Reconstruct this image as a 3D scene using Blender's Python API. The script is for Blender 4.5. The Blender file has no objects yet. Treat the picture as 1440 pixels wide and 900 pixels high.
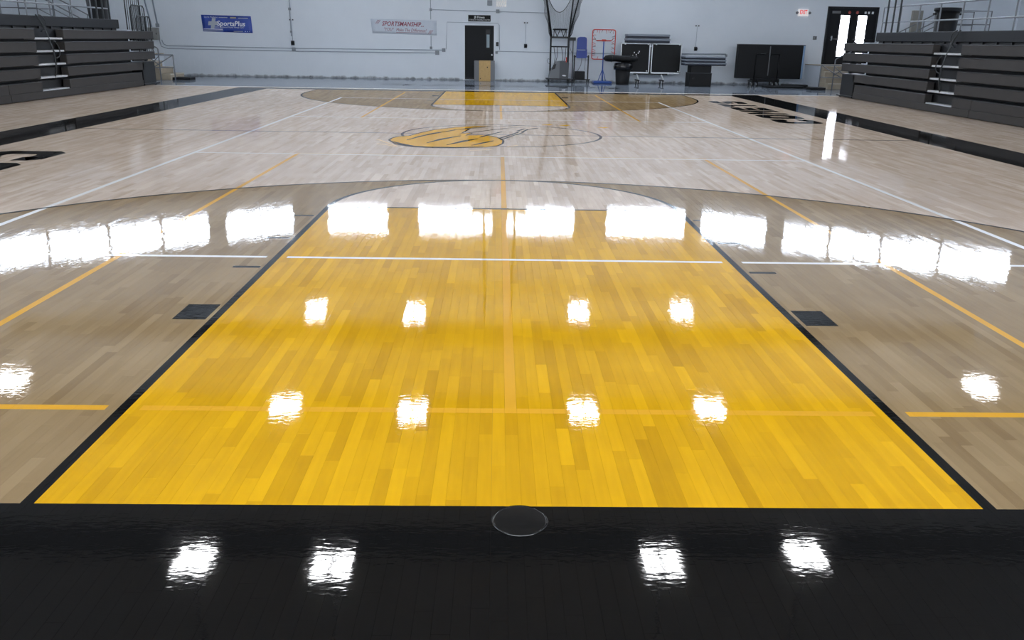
import bpy, math, random
import numpy as np
from mathutils import Vector, Matrix
random.seed(4); RS = np.random.RandomState(7)
scene = bpy.context.scene
col = scene.collection
FT = 0.3048

# ------------------------------------------------------------------ camera
def set_camera():
    x0, y0, h, yaw, pit, rol, f = -0.0759, -2.7373, 1.6571, 0.0208, 0.3246, 0.0172, 1173.44
    fw = Vector((math.sin(yaw)*math.cos(pit), math.cos(yaw)*math.cos(pit), -math.sin(pit)))
    r = Vector((math.cos(yaw), -math.sin(yaw), 0)); u = r.cross(fw)
    r2 = math.cos(rol)*r + math.sin(rol)*u; u2 = -math.sin(rol)*r + math.cos(rol)*u
    m = Matrix((r2, u2, -fw)).transposed().to_4x4(); m.translation = (x0, y0, h)
    cd = bpy.data.cameras.new('camera'); cd.sensor_width = 36; cd.lens = f*36/1440; cd.clip_end = 200
    c = bpy.data.objects.new('camera', cd); c.matrix_world = m; col.objects.link(c); scene.camera = c
    return Vector((x0, y0, h)), r2, u2, fw, f
CAM, CR, CU, CF, CFOC = set_camera()

# ------------------------------------------------------------------ world, exposure
w = bpy.data.worlds.new('world'); scene.world = w; w.use_nodes = True
w.node_tree.nodes['Background'].inputs[0].default_value = (.75, .87, 1, 1)
w.node_tree.nodes['Background'].inputs[1].default_value = 1.0
vs = scene.view_settings
vs.view_transform = 'Standard'; vs.look = 'None'; vs.gamma = 1; vs.use_curve_mapping = False
vs.exposure = 0.5
LAMP_E = 40.0       # radiance of the hall lamps
WIN_E = 17.0         # daylight through the clerestory panes
WIN_FILL = 11.0         # fill light from the window row added behind the camera
DOOR_E = 9.0        # daylight through the door lights

# ------------------------------------------------------------------ materials
MATS = {}
def srgb(c):
    return tuple(((v/255)/12.92 if v/255 <= .04045 else ((v/255+.055)/1.055)**2.4) for v in c)
def mat(name, rgb, rough=.5, metal=0, spec=.5, emit=None, es=0, noise=0, nscale=8, bump=0, bscale=60, coat=0, alpha=None, trans=0):
    if name in MATS: return MATS[name]
    m = bpy.data.materials.new(name); m.use_nodes = True; nt = m.node_tree
    b = nt.nodes['Principled BSDF']; c = (*srgb(rgb), 1)
    b.inputs['Base Color'].default_value = c; b.inputs['Roughness'].default_value = rough
    b.inputs['Metallic'].default_value = metal; b.inputs['Specular IOR Level'].default_value = spec
    b.inputs['Coat Weight'].default_value = coat; b.inputs['Coat Roughness'].default_value = .08
    b.inputs['Transmission Weight'].default_value = trans
    if emit: b.inputs['Emission Color'].default_value = (*srgb(emit), 1); b.inputs['Emission Strength'].default_value = es
    if noise or bump:
        g = nt.nodes.new('ShaderNodeNewGeometry')
        n = nt.nodes.new('ShaderNodeTexNoise'); n.inputs['Scale'].default_value = nscale; n.inputs['Detail'].default_value = 5
        nt.links.new(g.outputs['Position'], n.inputs['Vector'])
        if noise:
            mr = nt.nodes.new('ShaderNodeMapRange'); mr.inputs[1].default_value = .3; mr.inputs[2].default_value = .7
            mr.inputs[3].default_value = 1-noise; mr.inputs[4].default_value = 1+noise
            nt.links.new(n.outputs['Fac'], mr.inputs[0])
            mx = nt.nodes.new('ShaderNodeMix'); mx.data_type = 'RGBA'; mx.blend_type = 'MULTIPLY'; mx.inputs[0].default_value = 1
            mx.inputs[6].default_value = c; nt.links.new(mr.outputs[0], mx.inputs[7])
            nt.links.new(mx.outputs[2], b.inputs['Base Color'])
        if bump:
            n2 = nt.nodes.new('ShaderNodeTexNoise'); n2.inputs['Scale'].default_value = bscale
            nt.links.new(g.outputs['Position'], n2.inputs['Vector'])
            bp = nt.nodes.new('ShaderNodeBump'); bp.inputs['Strength'].default_value = bump; bp.inputs['Distance'].default_value = .01
            nt.links.new(n2.outputs['Fac'], bp.inputs['Height']); nt.links.new(bp.outputs['Normal'], b.inputs['Normal'])
    MATS[name] = m; return m

def gloss_paint(name, rgb, cap=.38, rough=.035, noise=.05):
    m = bpy.data.materials.new(name); m.use_nodes = True; nt = m.node_tree; N = nt.nodes; L = nt.links; EX.nt = nt
    N.remove(N['Principled BSDF'])
    g = N.new('ShaderNodeNewGeometry'); n = N.new('ShaderNodeTexNoise'); n.inputs['Scale'].default_value = 9; L.new(g.outputs['Position'], n.inputs['Vector'])
    mr = N.new('ShaderNodeMapRange'); mr.inputs[3].default_value = 1-noise; mr.inputs[4].default_value = 1+noise; L.new(n.outputs['Fac'], mr.inputs[0])
    mx = N.new('ShaderNodeMix'); mx.data_type = 'RGBA'; mx.blend_type = 'MULTIPLY'; mx.inputs[0].default_value = 1; mx.inputs[6].default_value = (*srgb(rgb), 1); L.new(mr.outputs[0], mx.inputs[7])
    df = N.new('ShaderNodeBsdfDiffuse'); L.new(mx.outputs[2], df.inputs['Color'])
    gl = N.new('ShaderNodeBsdfGlossy'); gl.inputs['Roughness'].default_value = rough; gl.inputs['Color'].default_value = (1, 1, 1, 1)
    fr = N.new('ShaderNodeFresnel'); fr.inputs['IOR'].default_value = 1.45
    ms = N.new('ShaderNodeMixShader'); L.new(EX.op('MINIMUM', EX(fr.outputs[0]), cap).v, ms.inputs[0])
    L.new(df.outputs[0], ms.inputs[1]); L.new(gl.outputs[0], ms.inputs[2]); L.new(ms.outputs[0], N['Material Output'].inputs['Surface'])
    return m

class EX:                       # arithmetic on shader sockets
    nt = None
    def __init__(s, v): s.v = v
    @staticmethod
    def op(o, *a):
        n = EX.nt.nodes.new('ShaderNodeMath'); n.operation = o
        for i, x in enumerate(a):
            x = x.v if isinstance(x, EX) else x
            if isinstance(x, (int, float)): n.inputs[i].default_value = x
            else: EX.nt.links.new(x, n.inputs[i])
        return EX(n.outputs[0])
    def __add__(s, o): return EX.op('ADD', s, o)
    def __sub__(s, o): return EX.op('SUBTRACT', s, o)
    def __rsub__(s, o): return EX.op('SUBTRACT', o, s)
    def __mul__(s, o): return EX.op('MULTIPLY', s, o)
    def __gt__(s, o): return EX.op('GREATER_THAN', s, o)
    def __lt__(s, o): return EX.op('LESS_THAN', s, o)
    def __and__(s, o): return EX.op('MINIMUM', s, o)
    def __or__(s, o): return EX.op('MAXIMUM', s, o)
    def abs(s): return EX.op('ABSOLUTE', s)
    def sqrt(s): return EX.op('SQRT', s)
    def inv(s): return 1 - s
    def btw(s, a, b): return EX.op('COMPARE', s, (a+b)/2, (b-a)/2)

def floor_material():
    m = bpy.data.materials.new('court_floor'); m.use_nodes = True; nt = m.node_tree; EX.nt = nt
    N = nt.nodes; L = nt.links; b = N['Principled BSDF']
    geo = N.new('ShaderNodeNewGeometry'); sep = N.new('ShaderNodeSeparateXYZ'); L.new(geo.outputs['Position'], sep.inputs[0])
    k = 1/FT
    X = EX(sep.outputs[0])*k; Y = EX(sep.outputs[1])*k           # feet
    ax = X.abs(); yy = 42 - (Y-42).abs()                           # both halves alike
    lw = 1/6
    # wood tone of the single strip
    at = N.new('ShaderNodeAttribute'); at.attribute_name = 'tone'; tone = EX(at.outputs['Fac'])
    mp = N.new('ShaderNodeMapping'); mp.inputs['Scale'].default_value = (38, 2.6, 1); L.new(geo.outputs['Position'], mp.inputs[0])
    gr = N.new('ShaderNodeTexNoise'); gr.inputs['Scale'].default_value = 1; gr.inputs['Detail'].default_value = 4; L.new(mp.outputs[0], gr.inputs['Vector'])
    cl = N.new('ShaderNodeTexNoise'); cl.inputs['Scale'].default_value = 2.2; cl.inputs['Detail'].default_value = 3; L.new(geo.outputs['Position'], cl.inputs['Vector'])
    grain = EX(gr.outputs['Fac']); cloud = EX(cl.outputs['Fac'])
    var = (tone-.5)*.34 + (grain-.5)*.22 + (cloud-.5)*.24 + 1.0
    def mixc(fac, a, c):
        n = N.new('ShaderNodeMix'); n.data_type = 'RGBA'; n.clamp_factor = True
        L.new(fac.v, n.inputs[0])
        for i, x in ((6, a), (7, c)):
            if isinstance(x, tuple): n.inputs[i].default_value = (*x, 1)
            else: L.new(x, n.inputs[i])
        return n.outputs[2]
    # masks
    rk = ((X*X) + (yy-19)*(yy-19)).sqrt()
    d3y = EX.op('MAXIMUM', yy-5.25, 0.0)
    d3 = ((X*X) + d3y*d3y).sqrt()
    court = (yy > 0.0)
    incirc = (rk < 6.0) & (yy > 19.0)
    stain = (d3 < 19.75) & court & incirc.inv()
    key = (ax < 6-lw) & yy.btw(0, 19-lw)
    rc = ((X*X) + (Y-42)*(Y-42)).sqrt()
    black = (ax.btw(6-lw, 6.0) & yy.btw(0, 19)) | ((ax < 6.0) & yy.btw(19-lw, 19.0)) | (rk.btw(6-lw, 6) & (yy > 19.0))
    black = black | (d3.btw(19.75-lw, 19.75) & court)
    black = black | rc.btw(6-lw, 6.0) | ((Y-42).abs().btw(-.09, .09) & (ax < 25.0))
    marks = yy.btw(7, 8) | yy.btw(11, 11+lw) | yy.btw(14+lw, 14+2*lw) | yy.btw(17.33, 17.5)
    black = black | (ax.btw(6+1/12, 6+9/12) & marks)
    keep = (ax-5.917).abs() > .26
    lv = .2
    white = (ax.btw(15-lv, 15.0) & (yy > 12.0)) | (yy.btw(12, 12+lw) & (ax < 15.0) & keep) | (yy.btw(32, 32+lv) & (ax < 15.0))
    yel = (ax.btw(9.85, 10.02) & yy.btw(2.69, 32.35)) | ((ax < .09) & yy.btw(2.69, 32.0) & (yy.btw(18.75, 19.1)).inv()) | (yy.btw(2.69, 2.86) & (ax < 10.0) & keep)
    yel2 = yy.btw(32.2, 32.42) & (ax < 10.0)
    band = (ax.btw(25.0, 28.4) & (yy > -2.0)) | (yy.btw(-4.2, 0.0) & (Y < 20.0) & (ax < 28.4)) | (yy.btw(-2.0, 0.0) & (ax < 28.4))
    c = mixc(stain, srgb((214, 195, 177)), srgb((148, 125, 91)))
    c = mixc(key, c, srgb((214, 162, 14)))
    cm = N.new('ShaderNodeMix'); cm.data_type = 'RGBA'; cm.blend_type = 'MULTIPLY'; cm.inputs[0].default_value = 1
    L.new(c, cm.inputs[6]); cb = N.new('ShaderNodeCombineColor')
    for i in range(3): L.new((var if i == 0 else (var-1)*(1.15 if i == 1 else 1.35)+1).v, cb.inputs[i])
    L.new(cb.outputs[0], cm.inputs[7]); c = cm.outputs[2]
    c = mixc(yel2*.35, c, srgb((235, 190, 90)))
    c = mixc(yel*.92, c, srgb((226, 168, 48)))
    c = mixc(white, c, srgb((242, 243, 244)))
    c = mixc(black | band, c, srgb((13, 13, 13)))
    # varnish: hard gloss, faint ripples
    n1 = N.new('ShaderNodeTexNoise'); n1.inputs['Scale'].default_value = 5.0; n1.inputs['Detail'].default_value = 3
    mp2 = N.new('ShaderNodeMapping'); mp2.inputs['Scale'].default_value = (1.0, .7, 1); L.new(geo.outputs['Position'], mp2.inputs[0]); L.new(mp2.outputs[0], n1.inputs['Vector'])
    n2 = N.new('ShaderNodeTexNoise'); n2.inputs['Scale'].default_value = 46; n2.inputs['Detail'].default_value = 2
    mp3 = N.new('ShaderNodeMapping'); mp3.inputs['Scale'].default_value = (.4, 1.0, 1); L.new(geo.outputs['Position'], mp3.inputs[0]); L.new(mp3.outputs[0], n2.inputs['Vector'])
    hgt = EX(n1.outputs['Fac'])*.0003 + EX(n2.outputs['Fac'])*.0002
    bp = N.new('ShaderNodeBump'); bp.inputs['Strength'].default_value = 1; bp.inputs['Distance'].default_value = 1.0
    L.new(hgt.v, bp.inputs['Height'])
    df = N.new('ShaderNodeBsdfDiffuse'); gl = N.new('ShaderNodeBsdfGlossy'); gl.inputs['Roughness'].default_value = .035
    gl.inputs['Color'].default_value = (1, 1, 1, 1)
    fr = N.new('ShaderNodeFresnel'); fr.inputs['IOR'].default_value = 1.45
    L.new(c, df.inputs['Color']); L.new(bp.outputs['Normal'], gl.inputs['Normal'])
    mx = N.new('ShaderNodeMixShader'); L.new(EX.op('MINIMUM', EX(fr.outputs[0]), (stain*-.14 + .44) + key*.09).v, mx.inputs[0])
    L.new(df.outputs[0], mx.inputs[1]); L.new(gl.outputs[0], mx.inputs[2])
    L.new(mx.outputs[0], N['Material Output'].inputs['Surface']); N.remove(b)
    return m
FLOOR = floor_material()

def wall_material():
    m = bpy.data.materials.new('painted_block'); m.use_nodes = True; nt = m.node_tree; EX.nt = nt
    N = nt.nodes; L = nt.links; b = N['Principled BSDF']
    geo = N.new('ShaderNodeNewGeometry'); sep = N.new('ShaderNodeSeparateXYZ'); L.new(geo.outputs['Position'], sep.inputs[0])
    n = N.new('ShaderNodeTexNoise'); n.inputs['Scale'].default_value = 1.3; n.inputs['Detail'].default_value = 5; L.new(geo.outputs['Position'], n.inputs['Vector'])
    n2 = N.new('ShaderNodeTexNoise'); n2.inputs['Scale'].default_value = 4.0; n2.inputs['Detail'].default_value = 7; L.new(geo.outputs['Position'], n2.inputs['Vector'])
    z = EX(sep.outputs[2]); lim = EX(n2.outputs['Fac'])*.26 - .045
    dirt = EX.op('MULTIPLY', EX.op('SMOOTH_MIN', EX.op('MAXIMUM', (lim - z)*12.0, 0.0), 1.0, .1), .8)
    mr = N.new('ShaderNodeMix'); mr.data_type = 'RGBA'; L.new(dirt.v, mr.inputs[0]); mr.clamp_factor = True
    c0 = N.new('ShaderNodeMix'); c0.data_type = 'RGBA'; L.new(n.outputs['Fac'], c0.inputs[0])
    c0.inputs[6].default_value = (*srgb((222, 229, 236)), 1); c0.inputs[7].default_value = (*srgb((231, 237, 243)), 1)
    L.new(c0.outputs[2], mr.inputs[6]); mr.inputs[7].default_value = (*srgb((52, 54, 56)), 1)
    L.new(mr.outputs[2], b.inputs['Base Color']); b.inputs['Roughness'].default_value = .55
    return m
WALL = wall_material()
M_wall = mat('wall_paint', (227, 233, 240), .6, noise=.03, nscale=1.5)
M_ceil = mat('ceiling_deck', (150, 152, 152), .7, noise=.06, nscale=2)
M_beam = mat('beam_paint', (70, 72, 74), .6)
M_apron = gloss_paint('grey_apron', (122, 129, 138), .5, .04, .08)
M_ink = gloss_paint('court_paint_black', (12, 12, 12), .34)
M_ink2 = gloss_paint('apron_paint_dark', (66, 70, 76), .5, .04)
M_gold = gloss_paint('court_paint_gold', (222, 168, 40), .34)
M_white_paint = gloss_paint('court_paint_white', (238, 240, 240), .34)
M_bl = mat('bleacher_fascia', (55, 52, 50), .6, spec=.3, noise=.07, nscale=3, bump=.15, bscale=90)
M_bl_d = mat('bleacher_dark', (13, 13, 15), .5)
M_bl_top = mat('bleacher_back', (26, 28, 32), .6, spec=.3, noise=.05)
M_bl_edge = mat('bleacher_nosing', (70, 72, 75), .4)
M_step = mat('aisle_step', (200, 204, 208), .45)
M_pipe = mat('grey_pipe', (126, 129, 134), .45)
M_rail_d = mat('dark_rail', (44, 48, 50), .4, metal=.2)
M_conc = mat('tan_concrete', (178, 166, 146), .8, noise=.08, nscale=5)
M_black = mat('black_plastic', (15, 16, 18), .55, spec=.3)
M_blackm = mat('black_metal', (17, 18, 20), .4, metal=.2)
M_grey = mat('grey_plastic', (112, 115, 119), .5)
M_greyd = mat('grey_dark', (70, 73, 77), .5)
M_white = mat('white_plastic', (225, 228, 230), .4)
M_silver = mat('silver_frame', (205, 209, 212), .3, metal=.4)
M_blue = mat('blue_plastic', (10, 52, 140), .4)
M_bluem = mat('blue_metal', (46, 88, 170), .4)
M_red = mat('red_metal', (205, 60, 45), .4)
M_tan = mat('tan_wood', (196, 160, 100), .5, noise=.08, nscale=14)
M_door = mat('door_paint', (14, 16, 20), .6, spec=.3)
M_box = mat('grey_steel', (140, 140, 138), .5)
M_glassdoor = mat('daylit_door_glass', (230, 238, 255), .1, emit=(236, 240, 255), es=DOOR_E)
M_pane = mat('daylit_pane', (230, 238, 250), .1, emit=(226, 238, 255), es=WIN_E)
M_pane_fill = mat('added_fill_pane', (230, 238, 250), .1, emit=(232, 240, 252), es=WIN_FILL)
M_winfrm = mat('window_frame_paint', (90, 92, 94), .5)
M_lens = mat('lamp_lens', (255, 255, 255), .3, emit=(252, 253, 255), es=LAMP_E)
M_exit = mat('exit_face', (240, 240, 238), .4, emit=(255, 240, 235), es=.25)
M_exitred = mat('exit_letters', (225, 40, 50), .4, emit=(255, 40, 50), es=.3)
M_net = mat('black_net', (22, 23, 25), .8)
M_netw = mat('white_net', (240, 240, 240), .7)
M_rim = mat('orange_rim', (215, 85, 30), .4)
M_acr = mat('backboard_glass', (225, 232, 236), .15)
M_mat = mat('gym_mat_grey', (132, 140, 150), .55)
M_matd = mat('gym_mat_navy', (36, 40, 54), .55)
M_dglass = mat('small_window', (150, 165, 172), .1)

# ------------------------------------------------------------------ mesh builder
class MB:
    def __init__(s): s.v = []; s.f = []; s.sm = []
    def add(s, vs, fs, smooth=False):
        o = len(s.v); s.v += [tuple(p) for p in vs]; s.f += [tuple(i+o for i in f) for f in fs]; s.sm += [smooth]*len(fs); return s
    def box(s, x0, x1, y0, y1, z0, z1, bev=0, rot=0):
        if x0 > x1: x0, x1 = x1, x0
        if y0 > y1: y0, y1 = y1, y0
        if bev:
            b = min(bev, (x1-x0)*.45, (y1-y0)*.45, (z1-z0)*.45)
            vs = []
            for z, i in ((z0, b), (z0+b, 0), (z1-b, 0), (z1, b)):
                vs += [(x0+i+b*(i == 0), y0+i, z), (x1-i-b*(i == 0), y0+i, z), (x1-i, y0+i+b*(i == 0), z), (x1-i, y1-i-b*(i == 0), z),
                       (x1-i-b*(i == 0), y1-i, z), (x0+i+b*(i == 0), y1-i, z), (x0+i, y1-i-b*(i == 0), z), (x0+i, y0+i+b*(i == 0), z)]
            fs = [tuple(range(7, -1, -1)), tuple(range(24, 32))]
            for r in range(3):
                for k in range(8): a = r*8+k; c = r*8+(k+1) % 8; fs.append((a, c, c+8, a+8))
        else:
            vs = [(x0, y0, z0), (x1, y0, z0), (x1, y1, z0), (x0, y1, z0), (x0, y0, z1), (x1, y0, z1), (x1, y1, z1), (x0, y1, z1)]
            fs = [(0, 3, 2, 1), (4, 5, 6, 7), (0, 1, 5, 4), (1, 2, 6, 5), (2, 3, 7, 6), (3, 0, 4, 7)]
        if rot:
            cx, cy = (x0+x1)/2, (y0+y1)/2; c, q = math.cos(rot), math.sin(rot)
            vs = [(cx+(x-cx)*c-(y-cy)*q, cy+(x-cx)*q+(y-cy)*c, z) for x, y, z in vs]
        return s.add(vs, fs)
    def tube(s, pts, r, n=8, closed=False):
        pts = [Vector(p) for p in pts]; m = len(pts); rings = []; up = None
        for i, p in enumerate(pts):
            a = pts[(i-1) % m] if (closed or i > 0) else p
            b = pts[(i+1) % m] if (closed or i < m-1) else p
            d = (b-a).normalized()
            if up is None:
                up = Vector((0, 0, 1)) if abs(d.z) < .9 else Vector((1, 0, 0))
            e = d.cross(up)
            if e.length < 1e-5: e = d.cross(Vector((1, .3, .1)))
            e.normalize(); g = e.cross(d).normalized(); up = g
            rr = r[i] if isinstance(r, (list, tuple)) else r
            rings += [p+(e*math.cos(2*math.pi*k/n)+g*math.sin(2*math.pi*k/n))*rr for k in range(n)]
        fs = []
        for i in range(m if closed else m-1):
            j = (i+1) % m
            for k in range(n): fs.append((i*n+k, i*n+(k+1) % n, j*n+(k+1) % n, j*n+k))
        if not closed: fs += [tuple(range(n-1, -1, -1)), tuple(range((m-1)*n, m*n))]
        return s.add(rings, fs, n > 5)
    def lathe(s, c, prof, n=20, axis='z', sx=1, sy=1):
        vs = []; fs = []
        for r, h in prof:
            for k in range(n):
                a = 2*math.pi*k/n; p = (r*math.cos(a)*sx, r*math.sin(a)*sy, h)
                if axis == 'y': p = (p[0], h, p[1])
                if axis == 'x': p = (h, p[0], p[1])
                vs.append((c[0]+p[0], c[1]+p[1], c[2]+p[2]))
        for i in range(len(prof)-1):
            for k in range(n): fs.append((i*n+k, i*n+(k+1) % n, (i+1)*n+(k+1) % n, (i+1)*n+k))
        fs += [tuple(range(n-1, -1, -1)), tuple(range((len(prof)-1)*n, len(prof)*n))]
        return s.add(vs, fs, True)
    def prism(s, poly, fn, d0, d1):       # 2D polygon, fn(u,v,d)->xyz
        n = len(poly)
        vs = [fn(u, v, d0) for u, v in poly]+[fn(u, v, d1) for u, v in poly]
        fs = [tuple(range(n-1, -1, -1)), tuple(range(n, 2*n))]+[(k, (k+1) % n, (k+1) % n+n, k+n) for k in range(n)]
        return s.add(vs, fs)
    def build(s, name, m, parent=None, kind=None):
        o3 = Vector(parent['_org']) if parent is not None and '_org' in parent.keys() else Vector((0, 0, 0))
        me = bpy.data.meshes.new(name)
        me.from_pydata([tuple(Vector(p)-o3) for p in s.v], [], s.f); me.update()
        me.polygons.foreach_set('use_smooth', s.sm)
        bmfix(me)
        me.materials.append(m)
        o = bpy.data.objects.new(name, me); col.objects.link(o)
        if parent is not None:
            o.parent = parent
            if '_org' in parent.keys(): o['_org'] = list(o3)
        if kind: o['kind'] = kind
        return o
import bmesh
def bmfix(me):
    bm = bmesh.new(); bm.from_mesh(me); bmesh.ops.recalc_face_normals(bm, faces=bm.faces); bm.to_mesh(me); bm.free()
def thing(name, loc, label, cat, group=None):
    o = bpy.data.objects.new(name, None); o.location = loc; o.empty_display_size = .1; col.objects.link(o)
    o['label'] = label; o['category'] = cat; o['_org'] = list(loc)
    if group: o['group'] = group
    return o
def tag(o, label, cat, group=None):
    o['label'] = label; o['category'] = cat
    if group: o['group'] = group
    return o
def struct(o): o['kind'] = 'structure'; return o
def text(name, s, size, m, fn, parent=None, shear=0, width=None, ext=.002, align='CENTER', bold=0):
    cu = bpy.data.curves.new(name, 'FONT'); cu.body = s; cu.size = size; cu.align_x = align; cu.align_y = 'CENTER'; cu.shear = shear; cu.offset = bold
    cu.resolution_u = 2
    t = bpy.data.objects.new(name, cu); col.objects.link(t); bpy.context.view_layer.update()
    me = bpy.data.meshes.new_from_object(t); bpy.data.objects.remove(t)
    xs = [v.co.x for v in me.vertices]; k = width/(max(xs)-min(xs)) if width else 1
    o3 = Vector(parent['_org']) if parent is not None and '_org' in parent.keys() else Vector((0, 0, 0))
    for v in me.vertices: v.co = Vector(fn(v.co.x*k, v.co.y, ext)) - o3
    me.materials.clear(); me.materials.append(m); me.name = name
    o = bpy.data.objects.new(name, me); col.objects.link(o)
    if parent is not None:
        o.parent = parent
    return o

# ================================================================== THE SETTING
WY = 33.8; SX = 21.5; BY = -7.0; CZ = 9.0
fl = MB().box(-SX, SX, BY, WY, -.30, -.022).build('floor', mat('subfloor', (60, 52, 44), .8)); struct(fl)
MB().box(-SX, SX, 26.50, WY, -.0215, -.0004).build('apron', M_apron, fl)['label'] = 'grey painted end apron before the block wall'
MB().box(-SX, SX, BY, -1.32, -.0215, -.0004).build('apron', M_apron, fl)
for sg in (-1, 1):
    MB().box(sg*12.02, sg*SX, -1.32, 26.50, -.0215, -.0004).build('side_floor', M_apron, fl)
MB().box(-12.0, 12.0, 26.47, 26.62, -.0004, .0006).build('white_line', M_white_paint, fl)

# maple strips -------------------------------------------------------
def planks():
    w_, gap = .0571, .0005
    n = int(24.04/w_); xs0 = -n*w_/2
    P = []
    for i in range(n):
        y = -1.30 - RS.uniform(0, .6)
        while y < 26.5:
            l = RS.choice([RS.uniform(.22, .5), RS.uniform(.4, .85), RS.uniform(.7, 1.2)])
            a, b = max(y, -1.30), min(y+l, 26.49)
            if b-a > .02: P.append((xs0+i*w_+gap, xs0+(i+1)*w_, a+gap, b))
            y += l
    P = np.array(P); m = len(P)
    tone = np.clip(RS.normal(.5, .22, m), 0, 1)
    tx = RS.normal(0, .0018, m); ty = RS.normal(0, .0003, m)/np.maximum(1, (P[:, 3]-P[:, 2])*1.5)
    # apparent size from the camera
    c = np.stack([(P[:, 0]+P[:, 1])/2, (P[:, 2]+P[:, 3])/2, 0*P[:, 0]], 1) - np.array(CAM)
    zz = c@np.array(CF); u = c@np.array(CR)/zz*CFOC; v = -(c@np.array(CU))/zz*CFOC
    area = (P[:, 1]-P[:, 0])*(P[:, 3]-P[:, 2])/np.maximum(zz, .3)**3
    area[(np.abs(u) > 715) | (np.abs(v) > 445) | (zz < .3)] = 0
    area[P[:, 3] < .05] *= .02                         # black painted ones cannot be told apart
    order = np.argsort(-area); single = set(order[:300].tolist())
    F8 = [(4, 5, 6, 7), (0, 1, 5, 4), (1, 2, 6, 5), (2, 3, 7, 6), (3, 0, 4, 7)]
    def corners(i):
        x0, x1, y0, y1 = P[i]; xc = (x0+x1)/2; yc = (y0+y1)/2
        t = []
        for x, y in ((x0, y0), (x1, y0), (x1, y1), (x0, y1)):
            t.append((x, y, -.021))
        for x, y in ((x0, y0), (x1, y0), (x1, y1), (x0, y1)):
            t.append((x, y, tx[i]*(x-xc)+ty[i]*(y-yc)))
        return t
    def mk(name, ids, kind=None, local=False):
        vs = []; fs = []; tn = []
        for j, i in enumerate(ids):
            vs += corners(i); fs += [tuple(a+8*j for a in f) for f in F8]; tn += [tone[i]]*5
        loc = Vector((0, 0, 0))
        if local:
            loc = Vector(((P[ids[0], 0]+P[ids[0], 1])/2, (P[ids[0], 2]+P[ids[0], 3])/2, 0)); vs = [tuple(Vector(p)-loc) for p in vs]
        me = bpy.data.meshes.new(name); me.from_pydata(vs, [], fs)
        a = me.attributes.new('tone', 'FLOAT', 'FACE'); a.data.foreach_set('value', np.array(tn, dtype=np.float32))
        me.materials.append(FLOOR); me.update()
        o = bpy.data.objects.new(name, me); col.objects.link(o); o.parent = fl; o.location = loc
        if kind: o['kind'] = kind
        return o
    mk('maple_strips', [i for i in range(m) if i not in single], 'stuff')
    for i in sorted(single): mk('floor_plank', [i], None, True)
planks()

# walls and ceiling ---------------------------------------------------
wb = struct(MB().box(-SX, SX, WY-.0165, WY+.3, -.0, CZ).build('wall_back', M_wall))
def blocks():
    mb = MB(); bw, bh, j = .40, .20, .007
    holes = [(-1.56, -.19, -1, 2.26), (13.5, 15.62, .6, 3.2)]
    r = 0; z = 0
    while z < 4.6:
        x = -SX - (bw/2 if r % 2 else 0)
        while x < SX:
            a, b = max(x, -SX)+j/2, min(x+bw, SX)-j/2
            if b-a > .02:
                segs = [(a, b)]
                for h in holes:
                    ns = []
                    for p, q in segs:
                        if z+bh > h[2]+.01 and z < h[3]-.01 and q > h[0] and p < h[1]:
                            if p < h[0]: ns.append((p, h[0]))
                            if q > h[1]: ns.append((h[1], q))
                        else: ns.append((p, q))
                    segs = ns
                for p, q in segs:
                    y0 = WY-.02; y1 = WY-.016; z0, z1 = z+j/2, z+bh-j/2
                    mb.add([(p, y1, z0), (q, y1, z0), (q, y1, z1), (p, y1, z1), (p, y0, z0), (q, y0, z0), (q, y0, z1), (p, y0, z1)],
                           [(4, 5, 6, 7), (0, 1, 5, 4), (1, 2, 6, 5), (2, 3, 7, 6), (3, 0, 4, 7)])
            x += bw
        z += bh; r += 1
    mb.build('concrete_blocks', WALL, wb, 'stuff')
blocks()
WF = WY-.02          # face of the blocks
struct(MB().box(-SX-.3, -SX, BY, WY, -.3, CZ).build('wall_left', M_wall))
struct(MB().box(SX, SX+.3, BY, WY, -.3, CZ).build('wall_right', M_wall))
struct(MB().box(-SX, SX, BY-.3, BY, -.3, CZ).build('wall_front', M_wall))
ce = struct(MB().box(-SX, SX, BY, WY, CZ, CZ+.25).build('ceiling', M_ceil))
for yb in (-1, 5.5, 13, 20.2, 27):
    MB().box(-SX, SX, yb-.12, yb+.12, CZ-.55, CZ).build('beam', M_beam, ce)
# angled upper corner walls with the clerestory
def upper_wall(name, p, q, wins, n0):
    p = Vector((*p, 0)); q = Vector((*q, 0)); d = (q-p).normalized(); nrm = Vector((d.y, -d.x, 0))
    if nrm.y > 0: nrm = -nrm
    L_ = (q-p).length
    def at(s, off, z): a = p+d*s+nrm*off; return (a.x, a.y, z)
    def slab(mb, s0, s1, o0, o1, z0, z1):
        vs = [at(s0, o0, z0), at(s1, o0, z0), at(s1, o1, z0), at(s0, o1, z0), at(s0, o0, z1), at(s1, o0, z1), at(s1, o1, z1), at(s0, o1, z1)]
        mb.add(vs, [(0, 3, 2, 1), (4, 5, 6, 7), (0, 1, 5, 4), (1, 2, 6, 5), (2, 3, 7, 6), (3, 0, 4, 7)])
    if name:
        mb = MB(); slab(mb, 0, L_, -.25, 0, 4.7, CZ); struct(mb.build(name, M_wall))
    for k, (s0, s1) in enumerate(wins):
        z0, z1 = 5.62, 6.34
        mb = MB(); slab(mb, s0, s1, .005, .03, z0, z1); wn = struct(mb.build('window_%d' % (n0+k), M_pane))
        mb = MB(); t = .04
        slab(mb, s0-t, s1+t, .004, .06, z0-t, z0); slab(mb, s0-t, s1+t, .004, .06, z1, z1+t)
        for a in (s0-t, s1, (s0+s1)/2-t/2): slab(mb, a, a+t, .004, .06, z0, z1)
        mb.build('window_frame', M_winfrm, wn)
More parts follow.
